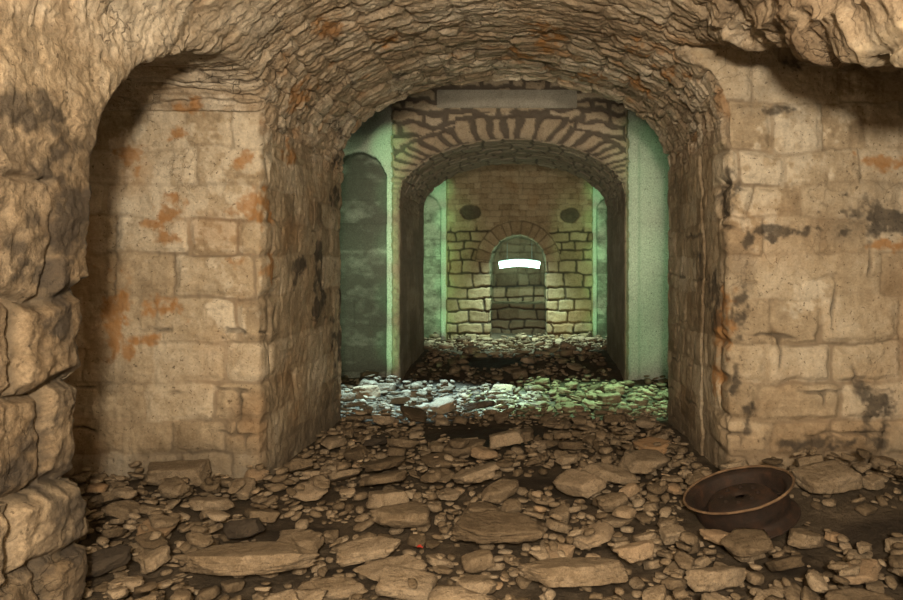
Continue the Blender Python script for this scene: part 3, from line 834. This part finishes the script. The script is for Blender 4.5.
def place_words(s):
    p = s['pos']; opts = []
    for mp, nm in MARKS:
        d = math.hypot(p[0]-mp[0], p[1]-mp[1])
        if d > 1.3: continue
        k = sector(mp, p)
        rank = sum(1 for q in everyone if 1e-6 < math.hypot(q[0]-mp[0], q[1]-mp[1]) < d-1e-6 and sector(mp, q) == k)
        if rank > 4: continue
        opts.append((rank, d, nm, k, mp[0]))
    for rank, d, nm, k, mx_ in sorted(opts):
        o = ORD[rank]
        if k == 'behind': w = f'{o} behind the {nm}'
        elif k == 'before': w = f'{o} in front of the {nm}'
        elif k == 'wall': w = f'{o} from the {nm} toward the ' + ('wheel' if mx_ > 2.0 else 'stained pier' if p[1] < 5.4 else 'passage wall')
        else: w = f'{o} from the {nm} toward the ' + ('soil patch' if mx_ > 1.0 and p[1] < 5 else 'wheel' if p[1] < 5.4 else 'cracked jamb')
        if w not in TAKEN:
            TAKEN.add(w); return w
    return None
lost = 0
for s in single:
    o = stone_object(s, 4 if s['S'][0] > .1 else 3)
    w = place_words(s) if s['pos'][1] < 7.9 else None
    if w: tag(o, f'{look(s)}, {w}', 'stone', 'loose stones of the rubble floor')
    else:
        lost += 1
        y = s['pos'][1]
        zone = ('in the lit rubble of the last bay' if y > 13 else 'in the dark second passage' if y > 11 else 'in the green lit rubble of the second bay' if y > 7.6
                else 'on the floor of the first passage' if y > 5.2 else 'in the rubble between the piers')
        tag(o, f'{look(s)} lying {zone}', 'stone', f'{look(s)} stones {zone}')
print('shared', lost)
# what is left is past counting
def merge(name, items, mat, label):
    vs, fs, ws, b = [], [], [], 0
    for s in items:
        v, f = build_stone(s, 3 if s['S'][0]*F/s['pos'][1] > 9 else 2)
        vs.append(v@s['R'].T+np.array(s['pos'])); fs.append(f+b); b += len(v)
        w = np.tile([s['tone'],0,0,max(0, (s['tone']-.75)*1.5)], (len(v),1)); ws.append(w)
    me = mesh_from(name, np.concatenate(vs), np.concatenate(fs)); set_surf(me, np.concatenate(ws))
    tag(link(name, me, M[mat]), label, 'rubble', kind='stuff')
merge('rubble', loose, 'rubble', 'small broken stone chips filling the gaps of the floor')

# ------------------------------------------------------------------ wheel rim
def lathe(name, prof, mat, parent, seg=96, closed=True, dent=0):
    p = np.array(prof); k = len(p); a = np.linspace(0, 2*math.pi, seg, endpoint=False)
    v = np.stack([np.outer(np.cos(a), p[:,0]), np.outer(np.sin(a), p[:,0]), np.tile(p[:,1], (seg,1))], -1).reshape(-1,3)
    if dent: v = v+(fbm(v[:,0], v[:,1], v[:,2], 9, 3, 77)*dent)[:,None]*np.array([1,1,.6])
    q = []
    for i in range(seg):
        for j in range(k if closed else k-1):
            a0, a1 = i*k, ((i+1) % seg)*k; j1 = (j+1) % k
            q.append((a0+j, a1+j, a1+j1, a0+j1))
    return link(name, mesh_from(name, v, q), mat, parent)
wheel = bpy.data.objects.new('wheel_rim', None); col.objects.link(wheel)
m = np.eye(4); m[:3,:3] = WHEEL_R; m[:3,3] = WHEEL_AT; wheel.matrix_world = Matrix(m.tolist())
tag(wheel, 'rusty steel lorry wheel rim without tyre lying tilted on rubble', 'wheel rim')
t = .006
outer = [(.338,.122),(.332,.112),(.318,.103),(.300,.098),(.293,.080),(.288,.020),(.284,-.030),(.276,-.045),(.274,-.080),(.292,-.094),(.318,-.104),(.326,-.112)]
outer = [(r_, z_*.83) for r_, z_ in outer]
inner = [(r_-t*1.4, z_+t*.3) for r_, z_ in outer[::-1]]
lathe('rim_barrel', outer[1:]+inner[:-1], M['rust'], wheel, dent=.003)
lip = lathe('rim_lip', [(.335+.008*math.cos(a), .101+.008*math.sin(a)) for a in np.linspace(0, 2*math.pi, 10, endpoint=False)], M['rust_lip'], wheel, dent=.003)
lip['label'] = 'worn pale edge of the rim'
lathe('lower_lip', [(.322+.007*math.cos(a), -.093+.007*math.sin(a)) for a in np.linspace(0, 2*math.pi, 10, endpoint=False)], M['rust'], wheel, dent=.003)
# dished disc with a hub hole and oval hand holes
def disc():
    R = [(.030,.052),(.075,.060),(.150,.062),(.185,.052),(.212,.018),(.235,-.012),(.258,-.020),(.279,-.020)]
    seg = 120; v, q = [], []
    for side_ in (0, -.008):
        for i in range(seg):
            a = 2*math.pi*i/seg
            for r_, z_ in R: v.append((r_*math.cos(a), r_*math.sin(a), z_+side_))
    k = len(R); base = seg*k
    hole = set()
    for h_ in range(8):
        c = int((h_+.5)*seg/8)
        for dd in range(-3, 4):
            for j in (4, 5):
                if abs(dd) < 3 or j == 4: hole.add(((c+dd) % seg, j))
    for i in range(seg):
        i1 = (i+1) % seg
        for j in range(k-1):
            if (i, j) in hole:
                continue
            q.append((i*k+j, i1*k+j, i1*k+j+1, i*k+j+1)); q.append(tuple(base+w for w in (i*k+j+1, i1*k+j+1, i1*k+j, i*k+j)))
            for (ni, nj, e0, e1) in ((i, j-1, i*k+j, i1*k+j), (i, j+1, i1*k+j+1, i*k+j+1), ((i-1) % seg, j, i*k+j+1, i*k+j), (i1, j, i1*k+j, i1*k+j+1)):
                if (ni, nj) in hole or nj < 0: q.append((e1, e0, base+e0, base+e1))
    return mesh_from('wheel_disc', v, q)
link('wheel_disc', disc(), M['rust'], wheel)
for k in range(8):
    a = 2*math.pi*k/8
    bpt = lathe('bolt_hole_ring', [(.013+.004*math.cos(b_), .066+.004*math.sin(b_)) for b_ in np.linspace(0, 6.283, 6, endpoint=False)], M['rust'], wheel, seg=14)
    bpt.location = (.112*math.cos(a), .112*math.sin(a), -.003)

# ------------------------------------------------------------------ concrete lintel over the second arch
def rough_box(name, lo, hi, mat, seg=.05, amp=.006):
    import bmesh
    bm = bmesh.new(); bmesh.ops.create_cube(bm, size=1)
    for v in bm.verts: v.co = Vector([(lo[i]+hi[i])/2+v.co[i]*(hi[i]-lo[i]) for i in range(3)])
    bmesh.ops.bevel(bm, geom=bm.edges[:], offset=.012, segments=2, affect='EDGES')
    me = bpy.data.meshes.new(name); bm.to_mesh(me); bm.free()
    set_surf(me, np.tile([.5,0,0,0], (len(me.vertices),1)))
    return link(name, me, M[mat])
p0, p1 = at(437,108,YB0), at(577,90,YB0)
tag(rough_box('trim_1', (p0[0], YB0-.03, p0[2]), (p1[0], YB0+.15, p1[2]), 'concrete'), kind='structure')

# ------------------------------------------------------------------ end niche: glowing light trail, built as a tube
lamp = bpy.data.objects.new('light_trail', None); col.objects.link(lamp)
LX, LY, LZ = at(519.5,263.5,17.0); LY = 17.0
lamp.location = (LX, LY, LZ)
tag(lamp, 'glowing white green light trail built as a tube in the arched end niche', 'lamp')
def tube(name, pts, r, mat, parent, seg=12):
    cu = bpy.data.curves.new(name, 'CURVE'); cu.dimensions = '3D'; cu.bevel_depth = r; cu.bevel_resolution = 4; cu.use_fill_caps = True
    s = cu.splines.new('POLY'); s.points.add(len(pts)-1)
    for q, p in zip(s.points, pts): q.co = (*p, 1)
    o = bpy.data.objects.new(name, cu); col.objects.link(o)
    me = bpy.data.meshes.new_from_object(o.evaluated_get(bpy.context.evaluated_depsgraph_get()))
    bpy.data.objects.remove(o); me.name = name
    me.materials.clear(); me.polygons.foreach_set('use_smooth', np.ones(len(me.polygons), bool))
    return link(name, me, mat, parent)
M['glow'] = simple('trail_glow', (.9,1,.95), .4, 0, (.55,1,.78), 10.0)
M['rail_metal'] = simple('grey_rail_metal', (.25,.28,.25), .5, .4)
arcp = [(.49*u, 0, .035-.05*u*u) for u in np.linspace(-1, 1, 17)]
tube('glow_tube', [(p[0], p[1], p[2]-.03) for p in arcp], .078, M['glow'], lamp)
tube('added_rail', [(p[0]*1.02, .03, p[2]+.075) for p in arcp], .022, M['rail_metal'], lamp)  # rail and hangers are added parts that carry the glowing tube
for sx in (-1, 1):
    tube('added_hanger', [(sx*.3, .03, .10), (sx*.3, .03, .50)], .008, M['rail_metal'], lamp)

# ------------------------------------------------------------------ small scraps
def scrap(name, px, py, d, w, hgt, mat, label, cat, seed):
    r = np.random.default_rng(seed)
    x, y = on_floor(px, py) if d is None else (at(px, py, d)[0], d)
    i, j = int((x-GX0)/CE), int((y-GY0)/CE)
    z0 = H[i-2:i+3, j-2:j+3].max()
    if z0 > 10: z0 = GH[i, j]
    n = 14; X, Y = np.meshgrid(np.linspace(-1,1,n), np.linspace(-1,1,n), indexing='ij')
    Z = fbm(X.ravel(), Y.ravel(), X.ravel()*0+seed, 1.4, 3, seed).reshape(X.shape)*hgt+hgt*1.1
    vx = X*w*.5*(1+.25*Y); vy = Y*w*.32*(1-.3*X)
    v = np.stack([vx, vy, Z], -1).reshape(-1,3); v2 = v-np.array([0,0,.003])
    idx = np.arange(n*n).reshape(n,n)
    q = np.stack([idx[:-1,:-1], idx[1:,:-1], idx[1:,1:], idx[:-1,1:]], -1).reshape(-1,4)
    edge = list(idx[0,:])+list(idx[1:,-1])+list(idx[-1,-2::-1])+list(idx[-2:0:-1,0])
    rim = [(edge[k], edge[(k+1) % len(edge)], edge[(k+1) % len(edge)]+n*n, edge[k]+n*n) for k in range(len(edge))]
    me = mesh_from(name, np.concatenate([v, v2]), np.concatenate([q, q[:,::-1]+n*n, np.array(rim)]))
    o = link(name, me, mat); o.location = (x, y, z0+.002); o.rotation_euler.z = r.uniform(-1,1)
    return tag(o, label, cat)
M['red'] = simple('red_plastic', (.55,.05,.03), .4)
M['white'] = simple('white_paper', (.75,.75,.7), .7)
scrap('plastic_scrap', 420, 567, None, .03, .006, M['red'], 'tiny red plastic scrap among the tan slabs', 'scrap', 3)
scrap('paper_scrap', 509, 330, 16.9, .14, .012, M['white'], 'crumpled white paper scrap on the floor under the niche light', 'scrap', 5)
scrap('paper_scrap', 526, 328, 17.1, .26, .012, M['white'], 'long white paper scrap farther inside the lit niche', 'scrap', 8)

# ------------------------------------------------------------------ light
def light(kind, name, loc, energy, color, radius=.1, to=None, angle=60, blend=.5):
    l = bpy.data.lights.new(name, kind); l.energy = energy; l.color = color; l.shadow_soft_size = radius
    o = bpy.data.objects.new(name, l); col.objects.link(o); o.location = loc
    if to is not None:
        o.rotation_euler = (Vector(to)-Vector(loc)).to_track_quat('-Z', 'Y').to_euler()
    if kind == 'SPOT': l.spot_size = math.radians(angle); l.spot_blend = blend
    return o
WARM = (1.0,.84,.63)
light('POINT', 'hand_lamp', (.09,-.8,2.0), 880, WARM, .14)
light('SPOT', 'added_far_spot', (.1,.0,1.1), 1300, WARM, .05, (XC,12,2.4), 27, .5)  # unseen warm spot added to brighten the second arch
CY, GR = (.50,.85,1.0), (.50,1.0,.58)
GN = (.34,1.0,.42)
light('SPOT', 'bay_lamp_cyan', (-1.35,9.2,4.5), 3400, CY, .06, (-1.45,9.2,0), 43, .3)
light('SPOT', 'bay_lamp_green', (.85,9.2,4.5), 1800, GR, .06, (.85,9.2,0), 43, .3)
for z in (.8, 2.3):
    light('SPOT', 'panel_lamp_left', (-3.3,8.2,z), 110, (.74,1,.58), .1, (-2.75,11,z+.1), 50, .9)
    light('SPOT', 'panel_lamp_right', (2.9,8.2,z), 56, (.56,1,.52), .1, (2.1,11,z+.1), 50, .9)
    light('SPOT', 'end_lamp_left', (-3.2,13.8,z), 110, (.5,1,.45), .1, (-2.4,16.6,z), 52, .9)
    light('SPOT', 'end_lamp_right', (2.8,13.8,z), 100, (.5,1,.45), .1, (1.95,16.6,z), 52, .9)
for z in (.3, 1.1, 1.9, 2.7, 3.4):  # unseen narrow green spots, stacked to light the edge bands
    light('SPOT', 'unseen_edge_spot_left', (-3.1,8.6,z), 110, GN, .05, (-2.13,11,z), 20, .9)
    light('SPOT', 'unseen_edge_spot_right', (2.7,8.6,z), 26, GN, .05, (1.66,11,z), 26, 1)
    light('SPOT', 'unseen_end_spot_left', (-2.9,14.1,z), 90, GN, .05, (-2.02,16.6,z), 16, .9)
    light('SPOT', 'unseen_end_spot_right', (2.5,14.1,z), 90, GN, .05, (1.56,16.6,z), 16, .9)
light('SPOT', 'end_lamp_floor', (-.26,15.0,4.2), 1700, (.7,1,.8), .1, (-.26,15.3,0), 62, .6)

w = bpy.data.worlds.new('world'); sc.world = w; w.use_nodes = True
w.node_tree.nodes['Background'].inputs[0].default_value = (.5,.4,.3,1)
w.node_tree.nodes['Background'].inputs[1].default_value = 0.0

cam = bpy.data.cameras.new('camera'); co = bpy.data.objects.new('camera', cam); col.objects.link(co)
co.location = (0,0,EYE); co.rotation_euler = (math.pi/2,0,0)
cam.sensor_width = 36; cam.lens = F/903*36; cam.clip_start = .05; cam.clip_end = 100
cam.shift_x = (451.5-PX)/903; cam.shift_y = -(300-PY)/903
sc.camera = co
sc.view_settings.view_transform = 'Standard'; sc.view_settings.look = 'None'
sc.view_settings.gamma = 1; sc.view_settings.use_curve_mapping = False
sc.view_settings.exposure = 0.26
sc.cycles.use_denoising = True
sc.cycles.max_bounces = 6; sc.cycles.diffuse_bounces = 1
